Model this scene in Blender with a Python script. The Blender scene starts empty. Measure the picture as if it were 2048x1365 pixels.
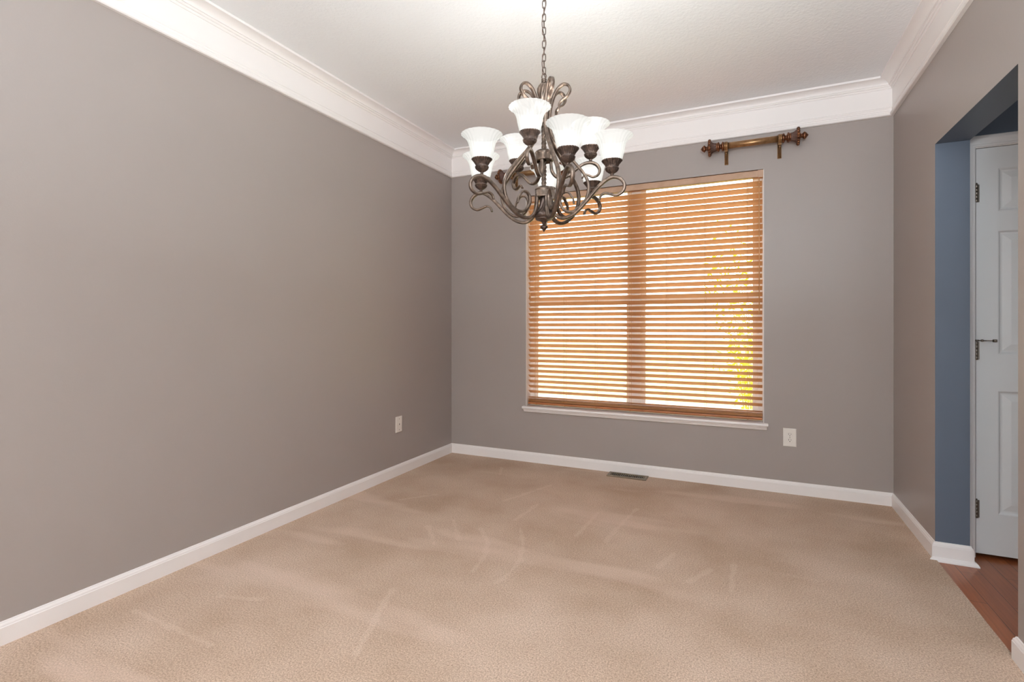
import bpy, math, random
from mathutils import Vector, Matrix
PI = math.pi
sin, cos = math.sin, math.cos
S = bpy.context.scene
C = S.collection

# ------------------------------------------------------------------ camera, world, lights
CAM_H = 1.165
YAW = math.radians(24.88)
cam_d = bpy.data.cameras.new('camera')
cam_d.sensor_width = 36.0
cam_d.lens = 36.0 * 1020 / 2048
cam_d.shift_y = -31.5 / 2048
cam_d.clip_start = 0.02
cam = bpy.data.objects.new('camera', cam_d)
C.objects.link(cam)
cam.location = (0, 0, CAM_H)
cam.rotation_euler = (PI / 2, 0, YAW)
S.camera = cam

S.view_settings.view_transform = 'Standard'
S.view_settings.look = 'None'
S.view_settings.gamma = 1
S.view_settings.use_curve_mapping = False
S.view_settings.exposure = 0.0
S.cycles.diffuse_bounces = 8

world = bpy.data.worlds.new('sky')
S.world = world
world.use_nodes = True
wn = world.node_tree.nodes
bg = wn['Background']
bg.inputs['Color'].default_value = (1.0, 0.98, 0.95, 1)
bg.inputs['Strength'].default_value = 5.2

LAMP_W = 2.2          # each bulb of the chandelier
BOUNCE_FILL_W = 152.0        # unseen fill added by the camera, aimed up at the ceiling
REAR_FILL_W = 2.0         # fill added at the made-up window behind the camera


def area(name, loc, rot, sx, sy, power, color=(1, 1, 1), portal=False):
    l = bpy.data.lights.new(name, 'AREA')
    l.shape = 'RECTANGLE'
    l.size, l.size_y = sx, sy
    l.energy = power
    l.color = color
    if portal:
        l.cycles.is_portal = True
    o = bpy.data.objects.new(name, l)
    o.location = loc
    o.rotation_euler = rot
    C.objects.link(o)
    return o


# room numbers (metres); camera stands at the origin
D = 4.011            # window wall
XL, XR = -2.472, 0.847
XH = 0.983           # hall side of the right wall
YB = -1.9            # wall behind the camera
H = 2.75
OY0, OY1, OZ = 2.340, 3.206, 2.072     # opening to the hall
YD = 3.330           # wall with the hall door
WX0, WX1, WZ0, WZ1 = -1.728, 0.099, 0.475, 2.269   # window
HX1, HY0 = 2.30, -0.6

area('rear_fill', (-0.9, YB - 0.02, 1.62), (PI / 2, 0, 0), 2.5, 1.7, REAR_FILL_W, (0.93, 0.975, 1.0))
area('ceiling_bounce_fill', (0.30, -0.30, 1.75), (math.radians(172), 0, math.radians(10)), 0.7, 0.7, BOUNCE_FILL_W, (0.78, 0.915, 1.0))
area('hall_fill', (1.65, HY0 + 0.05, 1.3), (PI / 2, 0, 0), 1.0, 1.8, 13.0, (0.94, 0.98, 1.0))  # unseen fill added to brighten the hall door
area('window_portal', (-0.81, D + 0.17, 1.37), (-PI / 2, 0, 0), 1.83, 1.80, 1.0, portal=True)


# ------------------------------------------------------------------ materials
def nodes(m):
    m.use_nodes = True
    return m.node_tree.nodes, m.node_tree.links


def lin(c):
    return tuple(((v / 255) / 12.92 if v / 255 <= 0.04045 else ((v / 255 + 0.055) / 1.055) ** 2.4) for v in c)


def mat(name, col, rough=0.5, metal=0.0, spec=0.5, bump=None, vary=None):
    """col in sRGB 0-255. bump=(scale,strength,distance); vary=(scale,other colour)"""
    m = bpy.data.materials.new(name)
    n, l = nodes(m)
    b = n['Principled BSDF']
    c = lin(col)
    b.inputs['Base Color'].default_value = (*c, 1)
    b.inputs['Roughness'].default_value = rough
    b.inputs['Metallic'].default_value = metal
    b.inputs['Specular IOR Level'].default_value = spec
    tc = n.new('ShaderNodeTexCoord')
    if vary:
        t = n.new('ShaderNodeTexNoise')
        t.inputs['Scale'].default_value = vary[0]
        t.inputs['Detail'].default_value = 4
        l.new(tc.outputs['Object'], t.inputs['Vector'])
        r = n.new('ShaderNodeValToRGB')
        r.color_ramp.elements[0].position = 0.35
        r.color_ramp.elements[1].position = 0.65
        r.color_ramp.elements[0].color = (*c, 1)
        r.color_ramp.elements[1].color = (*lin(vary[1]), 1)
        l.new(t.outputs['Fac'], r.inputs['Fac'])
        l.new(r.outputs['Color'], b.inputs['Base Color'])
    if bump:
        t = n.new('ShaderNodeTexNoise')
        t.inputs['Scale'].default_value = bump[0]
        t.inputs['Detail'].default_value = 3
        l.new(tc.outputs['Object'], t.inputs['Vector'])
        bp = n.new('ShaderNodeBump')
        bp.inputs['Strength'].default_value = bump[1]
        bp.inputs['Distance'].default_value = bump[2]
        l.new(t.outputs['Fac'], bp.inputs['Height'])
        l.new(bp.outputs['Normal'], b.inputs['Normal'])
    return m


M = {}
M['wall'] = mat('grey_wall_paint', (159, 149, 144), 0.42, bump=(160, 0.12, 0.002))
M['blue'] = mat('slate_blue_wall_paint', (93, 102, 116), 0.45, bump=(160, 0.12, 0.002))
M['ceil'] = mat('ceiling_paint', (235, 236, 238), 0.9, bump=(70, 0.5, 0.004))
M['trim'] = mat('white_trim_paint', (235, 230, 228), 0.35)
M['doorpaint'] = mat('door_paint', (226, 226, 226), 0.4)
M['vinyl'] = mat('window_vinyl', (248, 246, 243), 0.4)
M['valance'] = mat('valance_wood', (188, 152, 126), 0.4, vary=(12, (176, 140, 112)))
M['plate'] = mat('outlet_plastic', (226, 220, 213), 0.35)
M['dark'] = mat('dark_slot', (24, 20, 18), 0.7)
M['bronze'] = mat('antique_bronze', (86, 74, 66), 0.34, 0.78, vary=(38, (128, 110, 97)), bump=(90, 0.15, 0.002))
M['bronze_dark'] = mat('antique_bronze_dark', (70, 58, 53), 0.42, 0.7, vary=(60, (108, 90, 80)), bump=(120, 0.2, 0.002))
M['brass'] = mat('aged_brass', (170, 134, 96), 0.33, 0.8, vary=(30, (142, 108, 74)))
M['copper'] = mat('aged_copper_carving', (150, 98, 66), 0.36, 0.8, vary=(90, (74, 50, 40)))
M['flute'] = mat('dark_fluted_carving', (98, 74, 66), 0.5, 0.5)
M['cord'] = mat('brown_cord', (92, 74, 66), 0.6)
M['hinge'] = mat('hinge_metal', (128, 118, 108), 0.35, 0.9)
M['vent'] = mat('vent_metal', (122, 108, 88), 0.4, 0.5)
M['lawn'] = mat('grass', (158, 164, 108), 0.9, vary=(3, (172, 178, 124)))
M['leaf'] = mat('yellow_leaf', (240, 232, 60), 0.6)
M['bark'] = mat('bark', (186, 176, 120), 0.8)
M['string'] = mat('ladder_string', (196, 150, 96), 0.8)


def wood_blind():
    m = bpy.data.materials.new('blind_wood')
    n, l = nodes(m)
    b = n['Principled BSDF']
    tc = n.new('ShaderNodeTexCoord')
    mp = n.new('ShaderNodeMapping')
    mp.inputs['Scale'].default_value = (3, 60, 60)
    t = n.new('ShaderNodeTexNoise')
    t.inputs['Scale'].default_value = 1.0
    t.inputs['Detail'].default_value = 5
    r = n.new('ShaderNodeValToRGB')
    r.color_ramp.elements[0].position = 0.3
    r.color_ramp.elements[1].position = 0.7
    r.color_ramp.elements[0].color = (*lin((212, 158, 104)), 1)
    r.color_ramp.elements[1].color = (*lin((230, 182, 128)), 1)
    l.new(tc.outputs['Object'], mp.inputs['Vector'])
    l.new(mp.outputs['Vector'], t.inputs['Vector'])
    l.new(t.outputs['Fac'], r.inputs['Fac'])
    l.new(r.outputs['Color'], b.inputs['Base Color'])
    b.inputs['Roughness'].default_value = 0.38
    tl = n.new('ShaderNodeBsdfTranslucent')
    tl.inputs['Color'].default_value = (*lin((252, 232, 204)), 1)
    mx = n.new('ShaderNodeMixShader')
    mx.inputs[0].default_value = 0.36
    l.new(b.outputs[0], mx.inputs[1])
    l.new(tl.outputs[0], mx.inputs[2])
    l.new(mx.outputs[0], n['Material Output'].inputs['Surface'])
    return m


M['blind'] = wood_blind()
M['blind_shaded'] = mat('blind_wood_shaded', (176, 112, 68), 0.3, vary=(14, (160, 98, 56)))  # same wood as the slats, darkened to stand in for its dimmer light


def carpet():
    m = bpy.data.materials.new('beige_carpet')
    n, l = nodes(m)
    b = n['Principled BSDF']
    b.inputs['Roughness'].default_value = 1.0
    b.inputs['Specular IOR Level'].default_value = 0.1
    tc = n.new('ShaderNodeTexCoord')

    def noise(scale, detail, mapping=None, rough=0.5, dist=0.0):
        t = n.new('ShaderNodeTexNoise')
        t.inputs['Scale'].default_value = scale
        t.inputs['Detail'].default_value = detail
        t.inputs['Roughness'].default_value = rough
        t.inputs['Distortion'].default_value = dist
        if mapping:
            mp = n.new('ShaderNodeMapping')
            mp.inputs['Rotation'].default_value = (0, 0, mapping[0])
            mp.inputs['Scale'].default_value = mapping[1]
            l.new(tc.outputs['Object'], mp.inputs['Vector'])
            l.new(mp.outputs['Vector'], t.inputs['Vector'])
        else:
            l.new(tc.outputs['Object'], t.inputs['Vector'])
        return t.outputs['Fac']

    def ramp(f, p0, c0, p1, c1):
        r = n.new('ShaderNodeValToRGB')
        r.color_ramp.elements[0].position = p0
        r.color_ramp.elements[1].position = p1
        r.color_ramp.elements[0].color = (*c0, 1)
        r.color_ramp.elements[1].color = (*c1, 1)
        l.new(f, r.inputs['Fac'])
        return r.outputs['Color']

    def mix(f, a, c, kind='MIX'):
        x = n.new('ShaderNodeMix')
        x.data_type = 'RGBA'
        x.blend_type = kind
        if isinstance(f, float):
            x.inputs[0].default_value = f
        else:
            l.new(f, x.inputs[0])
        l.new(a, x.inputs[6])
        if isinstance(c, tuple):
            x.inputs[7].default_value = (*c, 1)
        else:
            l.new(c, x.inputs[7])
        return x.outputs[2]

    def maths(op, a, c):
        x = n.new('ShaderNodeMath')
        x.operation = op
        for i, v in enumerate((a, c)):
            if isinstance(v, (int, float)):
                x.inputs[i].default_value = v
            else:
                l.new(v, x.inputs[i])
        return x.outputs[0]

    base = ramp(noise(2.0, 4), 0.34, lin((180, 155, 135)), 0.66, lin((198, 175, 157)))
    speck = ramp(noise(170, 4, rough=0.9), 0.38, (0.60, 0.58, 0.57), 0.62, (1.40, 1.40, 1.40))
    col = mix(1.0, base, speck, 'MULTIPLY')
    # brushed pile: light stroke marks left by the vacuum and by feet
    strokes = [((-1.19, 2.675), (-1.098, 2.509)), ((-1.098, 2.509), (-1.032, 2.326)), ((-1.032, 2.326), (-1.019, 2.163)), ((-1.019, 2.163), (-1.034, 2.064)), ((-0.848, 3.1), (-0.864, 2.711)), ((-0.642, 3.271), (-0.674, 3.003)), ((-0.674, 3.003), (-0.698, 2.701)), ((-0.345, 2.706), (-0.393, 2.524)), ((-1.393, 2.58), (-1.271, 2.429)), ((-1.271, 2.429), (-1.209, 2.293)), ((-1.209, 2.293), (-1.184, 2.113)), ((-1.599, 2.617), (-1.424, 2.393)), ((-1.685, 2.477), (-1.521, 2.292)), ((-1.305, 3.488), (-1.383, 3.28)), ((-1.383, 3.28), (-1.469, 3.05)), ((-0.062, 2.7), (-0.072, 2.434)), ((-1.423, 1.807), (-1.327, 1.571)), ((-1.327, 1.571), (-1.265, 1.41)), ((-2.271, 1.241), (-2.059, 1.232)), ((-2.059, 1.232), (-1.781, 1.224)), ((-2.061, 1.461), (-1.881, 1.514)), ((-1.242, 3.072), (-1.269, 2.779)), ((-0.166, 2.601), (-0.241, 2.437)), ((-1.832, 3.746), (-1.757, 3.566)), ((-2.111, 2.774), (-1.955, 2.957))]
    sep = n.new('ShaderNodeSeparateXYZ')
    l.new(tc.outputs['Object'], sep.inputs[0])
    flat = n.new('ShaderNodeCombineXYZ')
    l.new(sep.outputs[0], flat.inputs[0])
    l.new(sep.outputs[1], flat.inputs[1])

    def vec(op, a, c):
        x = n.new('ShaderNodeVectorMath')
        x.operation = op
        for i, v in enumerate((a, c)):
            if isinstance(v, tuple):
                x.inputs[i].default_value = v
            elif v is not None:
                l.new(v, x.inputs[i])
        return x

    dmin = None
    for (a, c) in strokes:
        ab = (c[0] - a[0], c[1] - a[1], 0.0)
        q = ab[0] ** 2 + ab[1] ** 2
        pa = vec('SUBTRACT', flat.outputs[0], (a[0], a[1], 0.0)).outputs[0]
        h = vec('DOT_PRODUCT', pa, ab).outputs['Value']
        h = maths('MULTIPLY', h, 1.0 / q)
        h = maths('MINIMUM', maths('MAXIMUM', h, 0.0), 1.0)
        sc = n.new('ShaderNodeVectorMath')
        sc.operation = 'SCALE'
        sc.inputs[0].default_value = ab
        l.new(h, sc.inputs['Scale'])
        dd = vec('LENGTH', vec('SUBTRACT', pa, sc.outputs[0]).outputs[0], None).outputs['Value']
        dmin = dd if dmin is None else maths('MINIMUM', dmin, dd)
    wob = maths('MULTIPLY', maths('SUBTRACT', noise(14, 4), 0.18), 0.052)
    edge = maths('SUBTRACT', wob, dmin)
    s1 = maths('MULTIPLY', edge, 14.0)
    s1 = maths('MINIMUM', maths('MAXIMUM', s1, 0.0), 0.13)
    col = mix(s1, col, lin((240, 216, 200)))
    f2 = noise(3.2, 2, (-0.9, (0.25, 1.0, 1)))
    p2 = ramp(f2, 0.60, (0, 0, 0), 0.68, (0.3, 0.3, 0.3))
    col = mix(p2, col, lin((226, 200, 184)))
    l.new(col, b.inputs['Base Color'])
    bp = n.new('ShaderNodeBump')
    bp.inputs['Strength'].default_value = 0.25
    bp.inputs['Distance'].default_value = 0.005
    l.new(noise(230, 4, rough=0.8), bp.inputs['Height'])
    l.new(bp.outputs['Normal'], b.inputs['Normal'])
    return m


M['carpet'] = carpet()


def hardwood():
    m = bpy.data.materials.new('hardwood_planks')
    n, l = nodes(m)
    b = n['Principled BSDF']
    b.inputs['Roughness'].default_value = 0.3
    tc = n.new('ShaderNodeTexCoord')
    mp = n.new('ShaderNodeMapping')
    mp.inputs['Rotation'].default_value = (0, 0, PI / 2)
    l.new(tc.outputs['Object'], mp.inputs['Vector'])
    br = n.new('ShaderNodeTexBrick')
    br.inputs['Scale'].default_value = 1.0
    br.inputs['Brick Width'].default_value = 0.62
    br.inputs['Row Height'].default_value = 0.083
    br.inputs['Mortar Size'].default_value = 0.0012
    br.inputs['Color1'].default_value = (*lin((170, 100, 58)), 1)
    br.inputs['Color2'].default_value = (*lin((148, 84, 48)), 1)
    br.inputs['Mortar'].default_value = (*lin((60, 34, 24)), 1)
    l.new(mp.outputs['Vector'], br.inputs['Vector'])
    mp2 = n.new('ShaderNodeMapping')
    mp2.inputs['Scale'].default_value = (90, 4, 1)
    l.new(tc.outputs['Object'], mp2.inputs['Vector'])
    t = n.new('ShaderNodeTexNoise')
    t.inputs['Detail'].default_value = 5
    t.inputs['Scale'].default_value = 1
    l.new(mp2.outputs['Vector'], t.inputs['Vector'])
    r = n.new('ShaderNodeValToRGB')
    r.color_ramp.elements[0].color = (0.55, 0.5, 0.48, 1)
    r.color_ramp.elements[1].color = (1.25, 1.25, 1.25, 1)
    l.new(t.outputs['Fac'], r.inputs['Fac'])
    x = n.new('ShaderNodeMix')
    x.data_type = 'RGBA'
    x.blend_type = 'MULTIPLY'
    x.inputs[0].default_value = 1
    l.new(br.outputs['Color'], x.inputs[6])
    l.new(r.outputs['Color'], x.inputs[7])
    l.new(x.outputs[2], b.inputs['Base Color'])
    return m


M['hardwood'] = hardwood()


def glass_pane():
    m = bpy.data.materials.new('window_glass')
    n, l = nodes(m)
    n.remove(n['Principled BSDF'])
    out = n['Material Output']
    tr = n.new('ShaderNodeBsdfTransparent')
    tr.inputs['Color'].default_value = (0.95, 0.97, 0.96, 1)
    gl = n.new('ShaderNodeBsdfGlossy')
    gl.inputs['Roughness'].default_value = 0.02
    fr = n.new('ShaderNodeFresnel')
    fr.inputs['IOR'].default_value = 1.3
    mx = n.new('ShaderNodeMixShader')
    l.new(fr.outputs[0], mx.inputs[0])
    l.new(tr.outputs[0], mx.inputs[1])
    l.new(gl.outputs[0], mx.inputs[2])
    l.new(mx.outputs[0], out.inputs['Surface'])
    return m


M['glass'] = glass_pane()


def shade_glass():
    m = bpy.data.materials.new('frosted_shade_glass')
    n, l = nodes(m)
    b = n['Principled BSDF']
    b.inputs['Base Color'].default_value = (0.03, 0.03, 0.03, 1)
    b.inputs['Roughness'].default_value = 0.35
    out = n['Material Output']
    lw = n.new('ShaderNodeLayerWeight')
    lw.inputs['Blend'].default_value = 0.35
    r = n.new('ShaderNodeValToRGB')
    r.color_ramp.elements[0].position = 0.15
    r.color_ramp.elements[1].position = 0.9
    r.color_ramp.elements[0].color = (1.0, 0.985, 0.95, 1)
    r.color_ramp.elements[1].color = (0.52, 0.53, 0.49, 1)
    l.new(lw.outputs['Facing'], r.inputs['Fac'])
    l.new(r.outputs['Color'], b.inputs['Emission Color'])
    b.inputs['Emission Strength'].default_value = 0.98
    tr = n.new('ShaderNodeBsdfTransparent')
    tr.inputs['Color'].default_value = (0.97, 0.97, 0.95, 1)
    m2 = n.new('ShaderNodeMixShader')
    m2.inputs[0].default_value = 0.42
    l.new(b.outputs[0], m2.inputs[1])
    l.new(tr.outputs[0], m2.inputs[2])
    l.new(m2.outputs[0], out.inputs['Surface'])
    return m


M['shade'] = shade_glass()


def emit(name, col, s):
    m = bpy.data.materials.new(name)
    n, l = nodes(m)
    b = n['Principled BSDF']
    b.inputs['Base Color'].default_value = (*col, 1)
    b.inputs['Emission Color'].default_value = (*col, 1)
    b.inputs['Emission Strength'].default_value = s
    return m


M['bulb'] = emit('lit_bulb', (1, 0.96, 0.90), 8.0)


# ------------------------------------------------------------------ mesh builder
class MB:
    def __init__(s):
        s.v, s.f, s.mi, s.sm = [], [], [], []

    def face(s, idx, mi=0, smooth=False):
        s.f.append(idx)
        s.mi.append(mi)
        s.sm.append(smooth)

    def box(s, x0, x1, y0, y1, z0, z1, mi=0, fm=None):
        """fm: dict side->material index; sides -x +x -y +y -z +z"""
        b = len(s.v)
        s.v += [(x0, y0, z0), (x1, y0, z0), (x1, y1, z0), (x0, y1, z0), (x0, y0, z1), (x1, y0, z1), (x1, y1, z1), (x0, y1, z1)]
        fm = fm or {}
        for side, q in (('-z', (0, 3, 2, 1)), ('+z', (4, 5, 6, 7)), ('-y', (0, 1, 5, 4)), ('+y', (2, 3, 7, 6)), ('-x', (0, 4, 7, 3)), ('+x', (1, 2, 6, 5))):
            s.face([b + i for i in q], fm.get(side, mi))
        return s

    def grid(s, rings, closed=True, cap=True, mi=0, smooth=True):
        """rings: list of equally long vertex loops"""
        b = len(s.v)
        n = len(rings[0])
        for r in rings:
            s.v += [tuple(p) for p in r]
        m = n if closed else n - 1
        for i in range(len(rings) - 1):
            for j in range(m):
                k = (j + 1) % n
                s.face([b + i * n + j, b + i * n + k, b + (i + 1) * n + k, b + (i + 1) * n + j], mi, smooth)
        if cap:
            s.face([b + j for j in range(n)][::-1], mi)
            e = b + (len(rings) - 1) * n
            s.face([e + j for j in range(n)], mi)
        return s

    def lathe(s, prof, n=32, flute=0, amp=None, axis='z', o=(0, 0, 0), cap=True, mi=0, twist=0.0):
        """prof [(r,z)], amp: list of relative flute amplitudes along prof"""
        rings = []
        for i, (r, z) in enumerate(prof):
            ring = []
            for j in range(n):
                a = 2 * PI * j / n
                a2 = a + twist * z
                rr = r
                if flute and amp:
                    rr = r * (1 + amp[i] * cos(flute * a))
                x, y = rr * cos(a2), rr * sin(a2)
                if axis == 'z':
                    ring.append((o[0] + x, o[1] + y, o[2] + z))
                else:
                    ring.append((o[0] + z, o[1] + x, o[2] + y))
            rings.append(ring)
        return s.grid(rings, True, cap, mi)

    def tube(s, pts, r, n=8, cap=True, closed=False):
        pts = [Vector(p) for p in pts]
        rings = []
        N = len(pts)
        up = Vector((0, 0, 1))
        prev = None
        for i, p in enumerate(pts):
            if closed:
                t = (pts[(i + 1) % N] - pts[i - 1]).normalized()
            else:
                t = (pts[min(i + 1, N - 1)] - pts[max(i - 1, 0)]).normalized()
            if prev is None:
                ref = up if abs(t.z) < 0.9 else Vector((1, 0, 0))
                a = t.cross(ref).normalized()
            else:
                a = (prev - t * prev.dot(t)).normalized()
            prev = a
            b = t.cross(a)
            rr = r[i] if isinstance(r, (list, tuple)) else r
            rings.append([p + a * rr * cos(2 * PI * j / n) + b * rr * sin(2 * PI * j / n) for j in range(n)])
        if closed:
            rings.append(rings[0])
            cap = False
        return s.grid(rings, True, cap)

    def strap(s, pts, th, wd, n=14):
        """flat bar in the x-z plane; th/wd: functions of 0..1 giving half sizes"""
        P = [Vector((p[0], 0, p[1])) for p in pts]
        N = len(P)
        rings = []
        for i, p in enumerate(P):
            t = (P[min(i + 1, N - 1)] - P[max(i - 1, 0)]).normalized()
            nn = Vector((-t.z, 0, t.x))
            u = i / (N - 1)
            a, b = th(u), wd(u)
            ring = []
            for j in range(n):
                an = 2 * PI * j / n
                c, q = cos(an), sin(an)
                e = 0.55
                ring.append(p + nn * a * math.copysign(abs(c) ** e, c) + Vector((0, 1, 0)) * b * math.copysign(abs(q) ** e, q))
            rings.append(ring)
        return s.grid(rings, True, True)

    def sphere(s, c, r, n=10, m=7, sx=1, sy=1, sz=1):
        rings = []
        for i in range(1, m):
            a = PI * i / m
            rings.append([(c[0] + sx * r * sin(a) * cos(2 * PI * j / n), c[1] + sy * r * sin(a) * sin(2 * PI * j / n), c[2] - sz * r * cos(a)) for j in range(n)])
        return s.grid(rings)

    def build(s, name, mats, parent=None, loc=None, bevel=None):
        me = bpy.data.meshes.new(name)
        me.from_pydata(s.v, [], s.f)
        if not isinstance(mats, (list, tuple)):
            mats = [mats]
        for m in mats:
            me.materials.append(m)
        me.polygons.foreach_set('material_index', s.mi)
        me.polygons.foreach_set('use_smooth', s.sm)
        me.update()
        import bmesh
        bm = bmesh.new()
        bm.from_mesh(me)
        bmesh.ops.recalc_face_normals(bm, faces=bm.faces)
        bm.to_mesh(me)
        bm.free()
        o = bpy.data.objects.new(name, me)
        C.objects.link(o)
        if parent:
            o.parent = parent
        if loc:
            o.location = loc
        if bevel:
            bv = o.modifiers.new('bevel', 'BEVEL')
            bv.width = bevel
            bv.segments = 2
            bv.limit_method = 'ANGLE'
        return o


def smooth_path(pts, k=8):
    out = []
    n = len(pts)
    for i in range(n - 1):
        p0, p1, p2, p3 = pts[max(i - 1, 0)], pts[i], pts[i + 1], pts[min(i + 2, n - 1)]
        for j in range(k):
            t = j / k
            out.append(tuple(0.5 * (2 * p1[d] + (p2[d] - p0[d]) * t + (2 * p0[d] - 5 * p1[d] + 4 * p2[d] - p3[d]) * t * t + (3 * p1[d] - p0[d] - 3 * p2[d] + p3[d]) * t ** 3) for d in range(len(p1))))
    out.append(tuple(pts[-1]))
    return out


def structure(o):
    o['kind'] = 'structure'
    return o


def tag(o, label, cat, group=None):
    o['label'] = label
    o['category'] = cat
    if group:
        o['group'] = group
    return o


def empty(name, loc=(0, 0, 0), rz=0):
    o = bpy.data.objects.new(name, None)
    o.location = loc
    o.rotation_euler = (0, 0, rz)
    o.empty_display_size = 0.1
    C.objects.link(o)
    return o


# ------------------------------------------------------------------ room shell
structure(MB().box(XL - 0.15, XR, YB - 0.1, D + 0.15, -0.12, 0.0).build('floor', M['carpet']))
structure(MB().box(XR, HX1 + 0.1, HY0 - 0.1, YD + 0.1, -0.14, -0.008).build('floor_hall', M['hardwood']))
structure(MB().box(XL - 0.15, HX1 + 0.1, YB - 0.1, D + 0.15, H, H + 0.12).build('ceiling', M['ceil']))
structure(MB().box(XL - 0.15, XL, YB - 0.1, D + 0.15, 0, H).build('wall_left', M['wall']))
w = MB()
w.box(XL, WX0, D, D + 0.15, 0, H)
w.box(WX1, XR + 0.001, D, D + 0.15, 0, H)
w.box(WX0, WX1, D, D + 0.15, 0, WZ0 - 0.02)
w.box(WX0, WX1, D, D + 0.15, WZ1, H)
structure(w.build('wall_back', M['wall']))
w = MB()
hb = {'+x': 1, '-y': 1, '+y': 1, '-z': 1}
w.box(XR, XH, OY1, D + 0.15, 0, H, 0, hb)
w.box(XR, XH, YB - 0.1, OY0, 0, H, 0, hb)
w.box(XR, XH, OY0, OY1, OZ, H, 0, hb)
structure(w.build('wall_right', [M['wall'], M['blue']]))
w = MB()
w.box(XL, XR, YB - 0.1, YB, 0, 0.75)
w.box(XL, XR, YB - 0.1, YB, 2.49, H)
w.box(XL, -2.17, YB - 0.1, YB, 0.75, 2.49)
w.box(0.37, XR, YB - 0.1, YB, 0.75, 2.49)
structure(w.build('wall_front', M['wall']))
w = MB()
DX0, DX1, DZ = 1.046, 1.660, 2.058      # hall door leaf
w.box(XH, DX0 - 0.018, YD, YD + 0.1, 0, H)
w.box(DX1 + 0.018, HX1, YD, YD + 0.1, 0, H)
w.box(DX0 - 0.018, DX1 + 0.018, YD, YD + 0.1, DZ + 0.018, H)
w.box(XH, HX1, HY0 - 0.1, HY0, 0, H)
w.box(HX1, HX1 + 0.1, HY0 - 0.1, YD + 0.1, 0, H)
w.box(DX0 - 0.1, DX1 + 0.1, YD + 0.1, YD + 0.12, -0.14, H)  # unseen slab added behind the door to block sky light under it
structure(w.build('wall_hall', M['blue']))


def molding(segments, path, prof, m, side=1, closed=False):
    """path of (x,y); the profile (out,z) stands out to the left (side=1) of the path"""
    P = [Vector(p) for p in path]
    N = len(P)
    offs = []
    for i in range(N):
        ds = []
        if i > 0:
            ds.append((P[i] - P[i - 1]).normalized())
        if i < N - 1:
            ds.append((P[i + 1] - P[i]).normalized())
        ns = [Vector((-d.y, d.x)) * side for d in ds]
        if len(ns) == 1:
            offs.append(ns[0])
        else:
            b = (ns[0] + ns[1]).normalized()
            offs.append(b / b.dot(ns[0]))
    res = []
    for i, name in enumerate(segments):
        if name is None:
            continue
        rings = []
        for k in (i, i + 1):
            rings.append([(P[k].x + offs[k].x * o, P[k].y + offs[k].y * o, z) for o, z in prof])
        mb = MB()
        mb.grid(rings, True, True, smooth=False)
        res.append(structure(mb.build(name, m)))
    return res


crown = [(0, 2.514), (0.018, 2.514), (0.023, 2.519), (0.023, 2.529), (0.017, 2.534), (0.017, 2.541), (0.012, 2.548), (0.011, 2.558), (0.014, 2.561), (0.014, 2.567), (0.009, 2.571),
         (0.009, 2.688), (0.014, 2.688), (0.018, 2.694), (0.018, 2.699), (0.024, 2.699), (0.028, 2.704), (0.028, 2.709)]
for i in range(9):
    a = i / 8 * PI / 2
    crown.append((0.034 + 0.046 * (1 - cos(a)), 2.709 + 0.028 * sin(a)))
crown += [(0.086, 2.737), (0.086, 2.75), (0, 2.75)]
room = [(XL, YB), (XL, D), (XR, D), (XR, YB), (XL, YB)]
molding(['trim_1', 'trim_2', 'trim_3'], room[:4], crown, M['trim'], side=-1)

base = [(0, 0), (0.013, 0), (0.013, 0.064), (0.011, 0.067), (0.011, 0.070), (0.0095, 0.074), (0.006, 0.078), (0.0045, 0.083), (0, 0.084)]
molding(['baseboard_left', 'baseboard_back', 'baseboard_right'], [(XL, YB), (XL, D), (XR, D), (XR, OY1)], base, M['trim'], side=-1)
# extend right baseboard around the opening's far jamb with a quarter-round shoe at the hardwood
base_shoe = [(0, -0.008), (0.030, -0.008), (0.029, -0.001), (0.024, 0.007), (0.017, 0.011), (0.013, 0.012)] + base[2:]
molding([None, 'baseboard_jamb', 'baseboard_hall'], [(XR, D), (XR, OY1), (XH, OY1), (XH, YD - 0.001)], base_shoe, M['trim'], side=-1)
molding(['baseboard_right', 'baseboard_jamb', 'baseboard_hall'], [(XR, YB), (XR, OY0), (XH, OY0), (XH, HY0)], base, M['trim'], side=1)

# ------------------------------------------------------------------ door in the hall
door = structure(empty('door_1', (DX0, YD, 0)))
dw, z0, z1 = DX1 - DX0, 0.012, DZ
xs = [0, 0.086, 0.272, 0.342, 0.528, dw]
zs = [z0, 0.219, 0.836, 1.020, 1.638, 1.736, 1.951, z1]
mb = MB()
yf = 0.004
for i in range(5):
    for j in range(7):
        xa, xb, za, zb = xs[i], xs[i + 1], zs[j], zs[j + 1]
        if i in (1, 3) and j in (1, 3, 5):
            rings = []
            for ins, dep in ((0, 0), (0.004, 0.002), (0.010, 0.008), (0.016, 0.009), (0.019, 0.009), (0.050, 0.0015)):
                rings.append([(xa + ins, yf + dep, za + ins), (xb - ins, yf + dep, za + ins), (xb - ins, yf + dep, zb - ins), (xa + ins, yf + dep, zb - ins)])
            b0 = len(mb.v)
            mb.grid(rings, True, False, smooth=False)
            e = b0 + 20
            mb.face([e, e + 1, e + 2, e + 3])
        else:
            b0 = len(mb.v)
            mb.v += [(xa, yf, za), (xb, yf, za), (xb, yf, zb), (xa, yf, zb)]
            mb.face([b0, b0 + 1, b0 + 2, b0 + 3])
mb.box(0, dw, yf + 0.012, yf + 0.035, z0, z1)
for a in ((0, 0.001, z0, z1), (dw - 0.001, dw, z0, z1)):
    mb.box(a[0], a[1], yf + 0.0002, yf + 0.012, a[2], a[3])
mb.box(0, dw, yf + 0.0002, yf + 0.012, z0, z0 + 0.001)
mb.box(0, dw, yf + 0.0002, yf + 0.012, z1 - 0.001, z1)
mb.build('door_leaf', M['doorpaint'], door)
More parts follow.
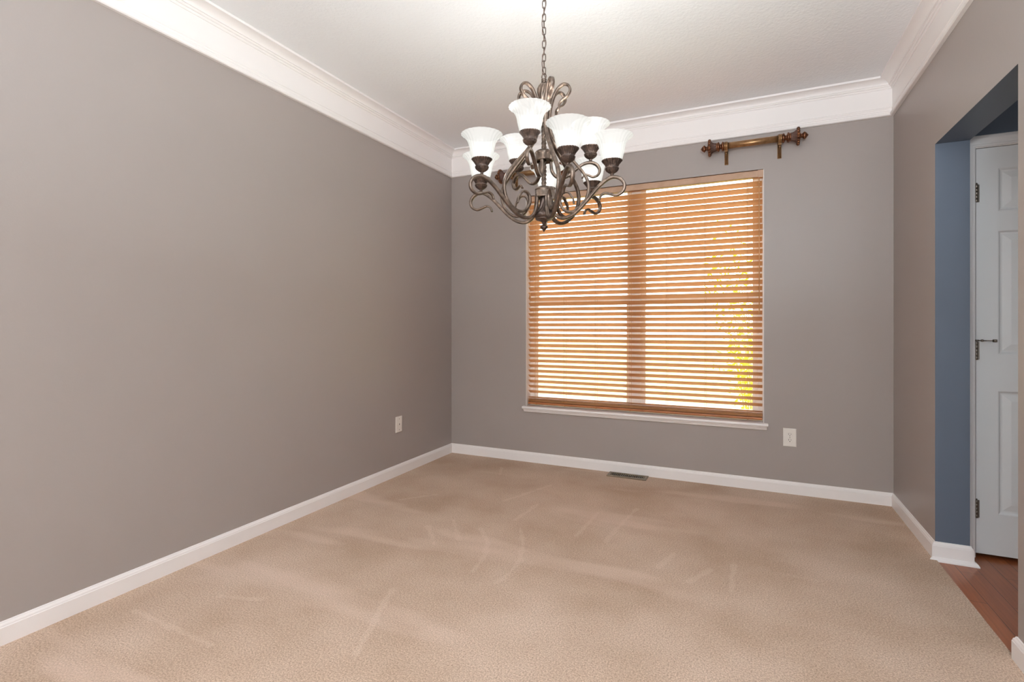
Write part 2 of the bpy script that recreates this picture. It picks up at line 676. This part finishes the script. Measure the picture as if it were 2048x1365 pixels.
# jamb lining and casing
mb = MB()
mb.box(-0.018, -0.003, 0.0, 0.1, -0.008, z1 + 0.018)
mb.box(dw + 0.003, dw + 0.018, 0.0, 0.1, -0.008, z1 + 0.018)
mb.box(-0.003, dw + 0.003, 0.0, 0.1, z1 + 0.003, z1 + 0.018)
mb.build('jamb', M['trim'], door)
cas = [(0.0, 0.0), (0.0, 0.009), (0.004, 0.012), (0.010, 0.012), (0.013, 0.010), (0.022, 0.011), (0.034, 0.015), (0.040, 0.017), (0.050, 0.017), (0.0555, 0.014), (0.0565, 0.0)]
mb = MB()
rings = []
path = [(-0.006, -0.008, 0), (-0.006, z1 + 0.006, 1), (dw + 0.006, z1 + 0.006, 2), (dw + 0.006, -0.008, 3)]
for x, z, k in path:
    ring = []
    for o, t in cas:
        dx = -o if k in (0, 1) else o
        dz = o if k in (1, 2) else 0
        ring.append((x + dx, -t, z + dz))
    rings.append(ring)
mb.grid(rings, True, True, smooth=False)
mb.build('casing', M['trim'], door)
for hz in (1.832, 1.036, 0.237):
    mb = MB()
    for k in range(5):
        mb.lathe([(0.0058, k * 0.0182), (0.0066, k * 0.0182 + 0.001), (0.0066, k * 0.0182 + 0.0165), (0.0058, k * 0.0182 + 0.0175)], 12, o=(-0.001, -0.006, hz - 0.045))
    mb.lathe([(0.002, 0), (0.0045, 0.003), (0.003, 0.006)], 10, o=(-0.001, -0.006, hz + 0.046))
    mb.box(-0.001, 0.012, -0.001, 0.0035, hz - 0.044, hz + 0.044)
    mb.build('hinge', M['hinge'], door)
mb = MB()
mb.lathe([(0.008, -0.004), (0.008, 0.004)], 12, o=(-0.001, -0.008, 1.088))
mb.tube([(0.004, -0.012, 1.088), (0.03, -0.030, 1.088), (0.058, -0.050, 1.088)], 0.0028, 8)
mb.tube([(0.012, -0.017, 1.088), (0.016, -0.020, 1.088), (0.022, -0.024, 1.088)], [0.004, 0.0065, 0.004], 10)
mb.tube([(0.050, -0.044, 1.088), (0.062, -0.053, 1.088)], 0.0072, 10)
mb.build('door_stop', M['hinge'], door)

# ------------------------------------------------------------------ window
win = structure(empty('window_1', (0, D, 0)))
T = 0.15
FR = 0.038
mb = MB()
y0, y1 = 0.085, 0.15
mb.box(WX0, WX0 + FR, y0, y1, WZ0, WZ1)
mb.box(WX1 - FR, WX1, y0, y1, WZ0, WZ1)
mb.box(WX0 + FR, WX1 - FR, y0, y1, WZ1 - 0.006, WZ1)
mb.box(WX0 + FR, WX1 - FR, y0, y1, WZ0, WZ0 + FR)
xm = (WX0 + WX1) / 2
mb.box(xm - 0.040, xm + 0.040, y0, y1, WZ0 + FR, WZ1 - 0.006)
mb.build('frame', M['vinyl'], win, bevel=0.002)
mb = MB()
mb.box(WX0, WX0 + 0.004, 0.001, y0, WZ0, WZ1)
mb.box(WX1 - 0.004, WX1, 0.001, y0, WZ0, WZ1)
mb.build('jamb_liner', M['trim'], win)
for (a, b) in ((WX0 + FR, xm - 0.040), (xm + 0.040, WX1 - FR)):
    for (c, d, yy) in ((WZ0 + FR, 1.375, 0.092), (1.345, WZ1 - 0.006, 0.120)):
        s_ = 0.034
        top = 0.012 if yy > 0.1 else s_
        mb = MB()
        mb.box(a, a + s_, yy, yy + 0.026, c, d)
        mb.box(b - s_, b, yy, yy + 0.026, c, d)
        mb.box(a + s_, b - s_, yy, yy + 0.026, d - top, d)
        mb.box(a + s_, b - s_, yy, yy + 0.026, c, c + s_)
        sash = mb.build('sash', M['vinyl'], win, bevel=0.002)
        MB().box(a + s_, b - s_, yy + 0.011, yy + 0.015, c + s_, d - top).build('glass', M['glass'], sash)
# stool and apron
mb = MB()
mb.box(WX0, WX1, 0.0, 0.085, WZ0 - 0.022, WZ0)
pr = [(0.0, -0.022), (0.034, -0.022), (0.039, -0.018), (0.041, -0.011), (0.039, -0.004), (0.034, 0.0), (0.0, 0.0)]
mb.grid([[(x, -o, WZ0 + z) for o, z in pr] for x in (WX0 - 0.022, WX1 + 0.026)], True, True, smooth=False)
ap = [(0.0, -0.048), (0.012, -0.048), (0.016, -0.044), (0.018, -0.034), (0.026, -0.030), (0.026, -0.022), (0.0, -0.022)]
mb.grid([[(x, -o, WZ0 + z) for o, z in ap] for x in (WX0 - 0.014, WX1 + 0.018)], True, True, smooth=False)
mb.build('sill', M['trim'], win)

# unseen window, made up behind the camera to hold the rear fill
win2 = structure(empty('added_window', (0, YB, 0)))
mb = MB()
for a in ((-2.17, -2.12, 0.75, 2.49), (0.32, 0.37, 0.75, 2.49), (-2.12, 0.32, 0.75, 0.80), (-2.12, 0.32, 2.44, 2.49)):
    mb.box(a[0], a[1], -0.1, 0.012, a[2], a[3])
mb.build('frame', M['trim'], win2)

# ------------------------------------------------------------------ wooden venetian blind
blind = tag(empty('venetian_blind', (0, D + 0.045, 0)), 'wide orange-brown wooden slatted blind with tilted open slats, hanging inside the window', 'blind')
BX0, BX1 = WX0 + 0.012, WX1 - 0.010
mb = MB()
mb.box(BX0 - 0.002, BX1 + 0.004, -0.046, -0.036, 2.217, 2.262)
mb.box(BX0 - 0.002, BX1 + 0.004, -0.048, -0.036, 2.217, 2.222)
mb.box(BX0 - 0.002, BX1 + 0.004, -0.048, -0.036, 2.256, 2.262)
mb.build('valance', M['valance'], blind, bevel=0.0015)
MB().box(BX0, BX1, -0.03, 0.025, 2.222, 2.262).build('headrail', M['blind'], blind, bevel=0.002)
MB().box(BX1 - 0.028, BX1 + 0.006, -0.052, -0.046, 2.212, 2.264).build('valance_clip', M['valance'], blind, bevel=0.002)
TL = math.radians(33)
mb = MB()
zsl = []
z = 2.180
while z > 0.585:
    zsl.append(z)
    z -= 0.0440


def slat(mb, zc, tilt, w=0.050, t=0.0030, dx=0.0):
    h = w / 2
    pr = []
    for (a, b) in ((-h, -t * .25), (-h + .0015, -t / 2), (h - .0015, -t / 2), (h, -t * .25), (h, t * .25), (h - .0015, t / 2), (-h + .0015, t / 2), (-h, t * .25)):
        pr.append((a * cos(tilt) + b * sin(tilt), -a * sin(tilt) + b * cos(tilt)))
    mb.grid([[(x, y, zc + zz) for y, zz in pr] for x in (BX0 + dx, BX1 + dx)], True, True, smooth=False)


random.seed(4)
for z in zsl:
    slat(mb, z, TL + random.uniform(-0.02, 0.02), dx=random.uniform(-0.0015, 0.0015))
for i, z in enumerate((0.5150, 0.5195, 0.5240, 0.5290, 0.5360, 0.5480)):
    slat(mb, z, (0.03, 0.03, 0.06, 0.10, 0.2, 0.32)[i], dx=random.uniform(-0.001, 0.001))
mb.build('slats', M['blind'], blind)
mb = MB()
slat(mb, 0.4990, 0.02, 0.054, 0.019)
mb.build('bottom_rail', M['blind_shaded'], blind, bevel=0.003)
cords_x = [-1.648, -1.392, -1.125, -0.85, -0.568, -0.29, -0.005]
for cx in cords_x:
    mb = MB()
    yo = 0.024 * cos(TL)
    for sgn in (-1, 1):
        y = sgn * yo
        mb.tube([(cx + 0.004 * sgn, y, 2.222), (cx + 0.004 * sgn, y, 0.56), (cx + 0.003 * sgn, sgn * 0.029, 0.505), (cx, sgn * 0.0285, 0.4885)], 0.0007, 6)
    for z in zsl:
        mb.tube([(cx - 0.004, -yo, z + 0.024 * sin(TL) - 0.004), (cx + 0.004, yo, z - 0.024 * sin(TL) - 0.004)], 0.00035, 4)
    mb.tube([(cx, -0.006, 0.4895), (cx, -0.006, 0.486)], 0.006, 10)
    mb.build('ladder_cord', M['string'], blind)
mb = MB()
wx = 0.068
mb.tube([(wx, -0.052, 2.205), (wx, -0.058, 2.19), (wx, -0.060, 2.175)], [0.002, 0.004, 0.003], 8)
mb.tube([(wx, -0.060, 2.175), (wx + 0.001, -0.060, 1.27)], [0.0042, 0.0042], 6)
mb.tube([(wx + 0.001, -0.060, 1.27), (wx + 0.001, -0.060, 1.262), (wx + 0.001, -0.060, 1.24)], [0.0042, 0.006, 0.005], 8)
mb.build('tilt_wand', M['blind'], blind)
for k, (lx, lz) in enumerate(((-1.700, 1.62), (-1.690, 1.44))):
    mb = MB()
    mb.tube([(lx, -0.052, 2.215), (lx + 0.002, -0.053, lz)], 0.0009, 6)
    lc = mb.build('lift_cord', M['string'], blind)
    mb = MB()
    mb.lathe([(0.002, 0.0), (0.004, -0.004), (0.0055, -0.02), (0.0085, -0.034), (0.0085, -0.038), (0.004, -0.041)], 12, o=(lx + 0.002, -0.053, lz))
    mb.build('tassel', M['blind'], lc)


# ------------------------------------------------------------------ curtain rods
def finial_mesh():
    """along +x from 0: collar, neck, fluted cup, beaded ring, bud"""
    mb = MB()
    P = [(0.0145, 0.0), (0.020, 0.002), (0.022, 0.008), (0.020, 0.014), (0.013, 0.017), (0.0105, 0.023), (0.013, 0.028), (0.021, 0.032), (0.0235, 0.037), (0.021, 0.042), (0.018, 0.046), (0.019, 0.050), (0.018, 0.053)]
    P = [(a * 1.5, b) for a, b in P]
    mb.lathe(P, 28, axis='x')
    # beaded ring
    mb.lathe([(a * 1.5, b) for a, b in [(0.027, 0.086), (0.0335, 0.089), (0.0355, 0.096), (0.0335, 0.103), (0.022, 0.107), (0.012, 0.110), (0.0085, 0.117), (0.010, 0.121), (0.0150, 0.127), (0.0160, 0.133), (0.011, 0.144), (0.005, 0.152), (0.001, 0.156)]], 28, flute=10, amp=[0] * 7 + [0, 0.04, 0.07, 0.07, 0.05, 0], axis='x')
    for k in range(18):
        a = 2 * PI * k / 18
        mb.sphere((0.096, 0.0530 * cos(a), 0.0530 * sin(a)), 0.0085, 8, 6, sx=1.2)
    return mb


def flute_mesh():
    mb = MB()
    P, A = [], []
    for i in range(10):
        t = i / 9
        P.append((0.0270 + 0.0170 * t ** 2.2, 0.052 + 0.036 * t))
        A.append(0.07)
    mb.lathe(P, 72, flute=18, amp=A, axis='x')
    return mb


def curtain_rod(x_in, label):
    """x_in: x of the left bracket"""
    t = tag(empty('curtain_rod', (x_in, D, 2.437)), label, 'curtain rod', 'short curtain rods above the window')
    L = 0.340
    py = -0.092
    mb = MB()
    mb.lathe([(0.0225, -0.012), (0.0225, L + 0.012)], 32, o=(0, py, 0), axis='x')
    mb.build('rod', M['brass'], t)
    for s, xx in ((-1, -0.012), (1, L + 0.012)):
        f = finial_mesh().build('finial', M['copper'], t, (xx, py, 0))
        if s < 0:
            f.rotation_euler = (0, 0, PI)
        flute_mesh().build('fluted_cup', M['flute'], f)
    for xx in (0, L):
        mb = MB()
        # wall plate (fluted bar) and arm with a ring around the rod
        for k in (-1, 0, 1):
            mb.tube([(xx + k * 0.0078, -0.007, -0.108), (xx + k * 0.0078, -0.007, 0.012), (xx + k * 0.0078, -0.014, 0.016)], 0.0042, 8)
        mb.box(xx - 0.0125, xx + 0.0125, -0.007, 0.0, -0.110, 0.018)
        mb.box(xx - 0.009, xx + 0.009, py + 0.012, -0.006, -0.036, -0.024)
        mb.tube([(xx, -0.012, -0.070), (xx, -0.035, -0.055), (xx, -0.062, -0.036)], 0.005, 8)
        for k in (-1, 0, 1):
            rr = 0.0262
            ring = [(xx + k * 0.0075, py + rr * cos(a), rr * sin(a)) for a in [2 * PI * q / 28 for q in range(28)]]
            mb.tube(ring, 0.0042, 8, closed=True)
        mb.build('bracket', M['brass'], t)
    return t


curtain_rod(-0.145, 'short aged brass curtain rod with carved finials above the clear right end of the window')
curtain_rod(-1.815, 'short aged brass curtain rod with carved finials, mostly hidden behind the chandelier')

# ------------------------------------------------------------------ outlets and floor vent
out = tag(empty('electrical_outlet', (0.259, D, 0.388)), 'white duplex outlet with two sockets on the wall right of the window', 'outlet')
mb = MB()
pw, ph = 0.041, 0.063
mb.grid([[(-pw, 0, -ph), (pw, 0, -ph), (pw, 0, ph), (-pw, 0, ph)], [(-pw, -0.003, -ph), (pw, -0.003, -ph), (pw, -0.003, ph), (-pw, -0.003, ph)],
         [(-pw + .004, -0.006, -ph + .004), (pw - .004, -0.006, -ph + .004), (pw - .004, -0.006, ph - .004), (-pw + .004, -0.006, ph - .004)]], smooth=False)
mb.build('cover_plate', M['plate'], out)
for sz in (0.0195, -0.0195):
    mb = MB()
    rings = []
    for yy, k in ((-0.005, 1), (-0.0085, 1), (-0.009, 0.96)):
        rings.append([(max(-0.0155, min(0.0155, 0.0172 * cos(a))) * k, yy, sz + 0.0145 * sin(a) * k) for a in [2 * PI * q / 32 for q in range(32)]])
    mb.grid(rings, smooth=False)
    so = mb.build('socket', M['plate'], out)
    mb = MB()
    mb.box(-0.0078, -0.0052, -0.0096, -0.008, sz + 0.000, sz + 0.009)
    mb.box(0.0052, 0.0078, -0.0096, -0.008, sz + 0.001, sz + 0.008)
    mb.grid([[(0.0028 * cos(a), yy, sz - 0.0065 + 0.0028 * sin(a)) for a in [2 * PI * q / 12 for q in range(12)]] for yy in (-0.008, -0.0096)], smooth=False)
    mb.build('slots', M['dark'], so)
mb = MB()
mb.grid([[(0.0028 * cos(a), yy, 0.0028 * sin(a)) for a in [2 * PI * q / 12 for q in range(12)]] for yy in (-0.005, -0.0075)], smooth=False)
mb.build('screw', M['hinge'], out)

jk = tag(empty('wall_jack', (XL, 3.232, 0.394)), 'small white wall plate with a phone jack, low on the long blank wall', 'wall plate')
mb = MB()
pw, ph = 0.039, 0.061
mb.grid([[(0, -pw, -ph), (0, pw, -ph), (0, pw, ph), (0, -pw, ph)], [(0.003, -pw, -ph), (0.003, pw, -ph), (0.003, pw, ph), (0.003, -pw, ph)],
         [(0.006, -pw + .005, -ph + .005), (0.006, pw - .005, -ph + .005), (0.006, pw - .005, ph - .005), (0.006, -pw + .005, ph - .005)]], smooth=False)
mb.build('cover_plate', M['plate'], jk)
mb = MB()
mb.box(0.005, 0.0075, -0.009, 0.009, -0.010, 0.012)
j2 = mb.build('jack', M['plate'], jk, bevel=0.001)
MB().box(0.0060, 0.0078, -0.0035, 0.0035, -0.005, 0.006).build('port', M['dark'], j2)
for zz in (-0.042, 0.042):
    mb = MB()
    mb.grid([[(xx, 0.0032 * cos(a), zz + 0.0032 * sin(a)) for a in [2 * PI * q / 12 for q in range(12)]] for xx in (0.005, 0.0072)], smooth=False)
    mb.build('screw', M['hinge'], jk)

vt = tag(empty('floor_vent', (-0.8455, 3.9355, 0.0)), 'brown metal floor vent set in the carpet against the baseboard under the window', 'vent')
vx, vy = 0.150, 0.056
mb = MB()
ix, iy = 0.128, 0.030
for a in ((-vx, vx, -vy, -iy), (-vx, vx, iy, vy), (-vx, -ix, -iy, iy), (ix, vx, -iy, iy)):
    mb.box(a[0], a[1], a[2], a[3], 0.0, 0.008)
mb.build('frame', M['vent'], vt, bevel=0.002)
MB().box(-ix, ix, -iy, iy, 0.0005, 0.0015).build('duct', M['dark'], vt)
mb = MB()
for k in range(18):
    x = -ix + (k + 0.5) * (2 * ix / 18)
    mb.box(x - 0.0024, x + 0.0024, -iy, iy, 0.002, 0.0075)
mb.build('louvers', M['vent'], vt)

# ------------------------------------------------------------------ chandelier
CX, CY = -0.3638 * 1.917 * 1.165, 0.9336 * 1.917 * 1.165
CZ = CAM_H - 0.010
ch = tag(empty('chandelier', (CX, CY, CZ)), 'bronze scrollwork chandelier with nine frosted glass tulip shades, lit, hanging on a chain', 'chandelier')


def az(a):
    return math.radians(a - 65.12)


# centre column: rope, collars, vase, finial
mb = MB()
P = [(0.010, 0.60 + i * 0.004) for i in range(95)]
mb.lathe(P, 24, flute=4, amp=[0.16] * 95, twist=90)
mb.build('rope_column', M['bronze'], ch)


def collar(z):
    mb = MB()
    mb.lathe([(0.010, z + 0.010), (0.026, z + 0.006), (0.036, z + 0.001), (0.040, z - 0.004), (0.0405, z - 0.008), (0.0385, z - 0.010), (0.0395, z - 0.013),
              (0.0395, z - 0.036), (0.041, z - 0.038), (0.040, z - 0.042), (0.034, z - 0.043), (0.034, z - 0.036), (0.010, z - 0.036)], 40, cap=False)
    return mb


collar(0.770).build('collar', M['bronze'], ch)
collar(0.610).build('collar', M['bronze'], ch)
mb = MB()
P = [(0.017, 0.574), (0.019, 0.565), (0.018, 0.550), (0.021, 0.530), (0.029, 0.513), (0.040, 0.502), (0.045, 0.493), (0.043, 0.484), (0.032, 0.479)]
mb.lathe(P, 64, flute=8, amp=[0.02, 0.04, 0.07, 0.09, 0.11, 0.10, 0.06, 0.04, 0], twist=14)
mb.lathe([(0.030, 0.482), (0.036, 0.479), (0.037, 0.475), (0.033, 0.471), (0.022, 0.468), (0.012, 0.463), (0.008, 0.456), (0.008, 0.452)], 40)
mb.build('vase', M['bronze_dark'], ch)
mb = MB()
mb.lathe([(0.008, 0.456), (0.007, 0.450), (0.010, 0.447), (0.0155, 0.443), (0.0165, 0.439), (0.013, 0.434), (0.007, 0.428), (0.003, 0.422), (0.001, 0.418)], 32, flute=8, amp=[0, 0, .02, .08, .1, .08, .05, 0, 0])
mb.build('finial', M['bronze_dark'], ch)
mb = MB()
P = [(0.012, 0.965), (0.018, 0.975), (0.017, 0.985), (0.020, 0.995), (0.026, 1.015), (0.029, 1.035), (0.028, 1.050), (0.022, 1.062), (0.012, 1.070), (0.008, 1.072)]
mb.lathe(P, 56, flute=8, amp=[0, 0, 0.02, 0.06, 0.09, 0.10, 0.08, 0.05, 0, 0], twist=10)
mb.lathe([(0.008, 1.070), (0.012, 1.073), (0.012, 1.078), (0.008, 1.080), (0.012, 1.083), (0.012, 1.087), (0.006, 1.090)], 24)
mb.build('crown_cap', M['bronze'], ch)
mb = MB()
mb.tube([(0.010 * cos(a), 0, 1.100 + 0.013 * sin(a)) for a in [2 * PI * q / 24 for q in range(24)]], 0.0025, 8, closed=True)
mb.build('hanging_loop', M['bronze_dark'], ch)

low = smooth_path([(0.034, 0.585), (0.036, 0.552), (0.040, 0.520), (0.055, 0.488), (0.085, 0.472), (0.122, 0.478), (0.160, 0.503), (0.200, 0.543), (0.240, 0.585),
                   (0.275, 0.612), (0.305, 0.622), (0.335, 0.612), (0.352, 0.588), (0.347, 0.561), (0.322, 0.546), (0.295, 0.552), (0.272, 0.559), (0.254, 0.550), (0.247, 0.532)], 6)
up = smooth_path([(0.030, 0.742), (0.031, 0.712), (0.036, 0.682), (0.055, 0.660), (0.083, 0.655), (0.112, 0.668), (0.142, 0.694), (0.172, 0.716), (0.205, 0.724),
                  (0.232, 0.714), (0.245, 0.692), (0.237, 0.670), (0.216, 0.661), (0.196, 0.668), (0.180, 0.670), (0.168, 0.655)], 6)
harp = smooth_path([(0.060, 0.938), (0.067, 0.950), (0.070, 0.968), (0.082, 0.984), (0.104, 0.998), (0.117, 1.020), (0.110, 1.042), (0.089, 1.051), (0.065, 1.038), (0.048, 1.012),
                    (0.036, 0.978), (0.028, 0.940), (0.025, 0.890), (0.034, 0.845), (0.060, 0.800), (0.098, 0.752), (0.145, 0.698), (0.184, 0.645), (0.198, 0.598),
                    (0.190, 0.552), (0.165, 0.516), (0.130, 0.497), (0.097, 0.503), (0.076, 0.530), (0.073, 0.560), (0.086, 0.582), (0.108, 0.583), (0.122, 0.566), (0.131, 0.550), (0.134, 0.530)], 6)


def taper(h, a, b, ua, ub):
    def f(u):
        if u < ua:
            return a + (h - a) * u / ua
        if u > ub:
            return h + (b - h) * (u - ub) / (1 - ub)
        return h
    return f


m_low = MB().strap(low, taper(0.0074, 0.006, 0.0036, 0.1, 0.6), taper(0.0084, 0.007, 0.0062, 0.1, 0.6))
m_up = MB().strap(up, taper(0.0068, 0.006, 0.0036, 0.1, 0.6), taper(0.0080, 0.007, 0.0062, 0.1, 0.6))
m_harp = MB().strap(harp, taper(0.0062, 0.0032, 0.0032, 0.3, 0.8), taper(0.0090, 0.0088, 0.0070, 0.2, 0.8))


def cup_mesh():
    mb = MB()
    prof = [(0.004, -0.004), (0.0075, 0.000), (0.006, 0.004), (0.009, 0.006)]
    amp = [0, 0, 0, 0]
    for i in range(7):
        t = i / 6
        prof.append((0.011 + 0.0155 * sin(t * PI / 2), 0.007 + 0.017 * t))
        amp.append(0.05)
    prof += [(0.0278, 0.0245), (0.0290, 0.027), (0.0270, 0.029)]
    amp += [0, 0, 0]
    for i in range(9):
        t = i / 8
        prof.append((0.024 + 0.0185 * t ** 1.4, 0.030 + 0.029 * t))
        amp.append(0.035)
    prof += [(0.0400, 0.060), (0.036, 0.056), (0.010, 0.048)]
    amp += [0.03, 0, 0]
    mb.lathe(prof, 96, flute=24, amp=amp)
    return mb


def shade_mesh():
    mb = MB()
    O = [(0.030, 0.050), (0.0350, 0.054), (0.0415, 0.064), (0.0455, 0.078), (0.0490, 0.092), (0.0515, 0.106), (0.0555, 0.120), (0.0620, 0.133), (0.0700, 0.143), (0.0785, 0.149), (0.0850, 0.1525)]
    A = [0, 0.004, 0.008, 0.012, 0.014, 0.015, 0.016, 0.016, 0.016, 0.016, 0.016]
    O = [(q, w if w < 0.06 else 0.064 + (w - 0.064) * 1.07) for q, w in O]
    O2 = smooth_path([(r, z, a) for (r, z), a in zip(O, A)], 3)
    outer = [(r, z) for r, z, a in O2]
    amp = [a for r, z, a in O2]
    inner = [(r - 0.003, z + 0.0015) for r, z in outer][::-1]
    mb.lathe(outer + inner, 144, flute=24, amp=amp + amp[::-1], cap=False)
    return mb


def bulb_mesh():
    mb = MB()
    mb.lathe([(0.011, 0.050), (0.012, 0.070), (0.019, 0.082), (0.024, 0.094), (0.0235, 0.105), (0.015, 0.115), (0.004, 0.119)], 20)
    return mb


protos = {}


def part(name, key, make, m, parent, loc=(0, 0, 0), rz=0.0):
    if key not in protos:
        protos[key] = make().build(name, m, parent)
        o = protos[key]
    else:
        o = bpy.data.objects.new(name, protos[key].data)
        C.objects.link(o)
        o.parent = parent
    o.location = loc
    o.rotation_euler = (0, 0, rz)
    return o


def lamp_set(arm, r, z, a, k):
    c = part('socket_cup', 'cup', cup_mesh, M['bronze_dark'], arm, (r, 0, z), 0.1 * k)
    s = part('lamp_shade', 'shade', shade_mesh, M['shade'], arm, (r, 0, z), 0.1 * k)
    part('bulb', 'bulb', bulb_mesh, M['bulb'], arm, (r, 0, z))
    l = bpy.data.lights.new('bulb_light', 'POINT')
    l.energy = LAMP_W
    l.shadow_soft_size = 0.018
    l.color = (1.0, 0.99, 0.975)
    o = bpy.data.objects.new('bulb_light', l)
    C.objects.link(o)
    o.parent = ch
    o.location = (r * cos(az(a)), r * sin(az(a)), z + 0.138)


for k, a in enumerate((65, 14, -61, -110.5, 173.5, 127)):
    arm = part('lower_arm', 'low', lambda: m_low, M['bronze'], ch, (0, 0, (0, -0.008, 0, -0.005, 0, -0.004)[k]), az(a))
    lamp_set(arm, 0.301, 0.631, a, k)
    part('scroll_strap', 'harp', lambda: m_harp, M['bronze'], ch, (0, 0, 0), az(a + (4, 0, 0, 0, 3, -4)[k]))
for k, a in enumerate((-19.6, 92, -147)):
    arm = part('upper_arm', 'up', lambda: m_up, M['bronze'], ch, (0, 0, (-0.009, 0.001, -0.006)[k]), az(a))
    lamp_set(arm, 0.205, 0.733, a, k + 6)

# chain, cord, canopy
chain = MB()
ztop = H - CZ
z = 1.124
k = 0
link_mb = MB()
lp = []
for q in range(28):
    a = 2 * PI * q / 28
    lp.append((0.0072 * cos(a), 0, 0.0105 * (1 if sin(a) >= 0 else -1) * (abs(sin(a)) ** 0.6) + 0.0065 * (1 if sin(a) > 0 else (-1 if sin(a) < 0 else 0))))
link_mb.tube(lp, 0.0019, 8, closed=True)
lk0 = None
while z < ztop - 0.045:
    if lk0 is None:
        lk0 = link_mb.build('chain_link', M['bronze_dark'], ch)
        o = lk0
    else:
        o = bpy.data.objects.new('chain_link', lk0.data)
        C.objects.link(o)
        o.parent = ch
    o.location = (0, 0, z)
    o.rotation_euler = (0, 0, math.radians(15 if k % 2 == 0 else 105))
    k += 1
    z += 0.0292
pts = []
for i in range(60):
    t = i / 59
    zz = 1.088 + t * (ztop - 0.03 - 1.088)
    pts.append((0.0085 * cos(5.5 * t * PI + 0.9) , 0.0085 * sin(5.5 * t * PI + 0.9), zz))
pts[0] = (0, 0, 1.086)
MB().tube(pts, 0.0021, 8).build('power_cord', M['cord'], ch)
mb = MB()
mb.lathe([(0.006, ztop - 0.052), (0.008, ztop - 0.045), (0.014, ztop - 0.038), (0.040, ztop - 0.028), (0.058, ztop - 0.014), (0.062, ztop - 0.004), (0.062, ztop - 0.0005)], 40)
mb.build('canopy', M['bronze'], ch)

# ------------------------------------------------------------------ outside the window
structure(MB().box(-40, 40, D + 0.2, 60, -0.55, -0.45).build('lawn', M['lawn']))
sh = tag(empty('shrub', (0.05, 6.1, -0.45)), 'yellow-leaved shrub growing outside the window, glimpsed between the blind slats', 'shrub')
random.seed(11)
mb = MB()
tips = []
for k in range(16):
    a = random.uniform(0, 2 * PI)
    h = random.uniform(1.6, 2.9)
    sp = random.uniform(0.15, 0.5)
    pp = [(0.03 * cos(a), 0.03 * sin(a), 0), (sp * 0.35 * cos(a), sp * 0.35 * sin(a), h * 0.5), (sp * cos(a), sp * sin(a), h)]
    pp = smooth_path(pp, 5)
    mb.tube(pp, [0.007 * (1 - 0.8 * i / (len(pp) - 1)) for i in range(len(pp))], 5)
    tips.append(pp)
mb.build('stems', M['bark'], sh)
mb = MB()
for pp in tips:
    for i in range(75):
        p = pp[random.randint(4, len(pp) - 1)]
        c = Vector(p) + Vector((random.gauss(0, 0.08), random.gauss(0, 0.08), random.gauss(0, 0.10)))
        u = Vector((random.gauss(0, 1), random.gauss(0, 1), random.gauss(0, 1))).normalized()
        w_ = u.cross(Vector((0.3, 0.5, 0.8))).normalized()
        ln, wd = 0.036, 0.016
        b = len(mb.v)
        nn = u.cross(w_)
        mb.v += [tuple(c - u * ln), tuple(c + w_ * wd + nn * 0.004), tuple(c + u * ln), tuple(c - w_ * wd + nn * 0.004)]
        mb.face([b, b + 1, b + 2, b + 3])
mb.build('leaves', M['leaf'], sh)
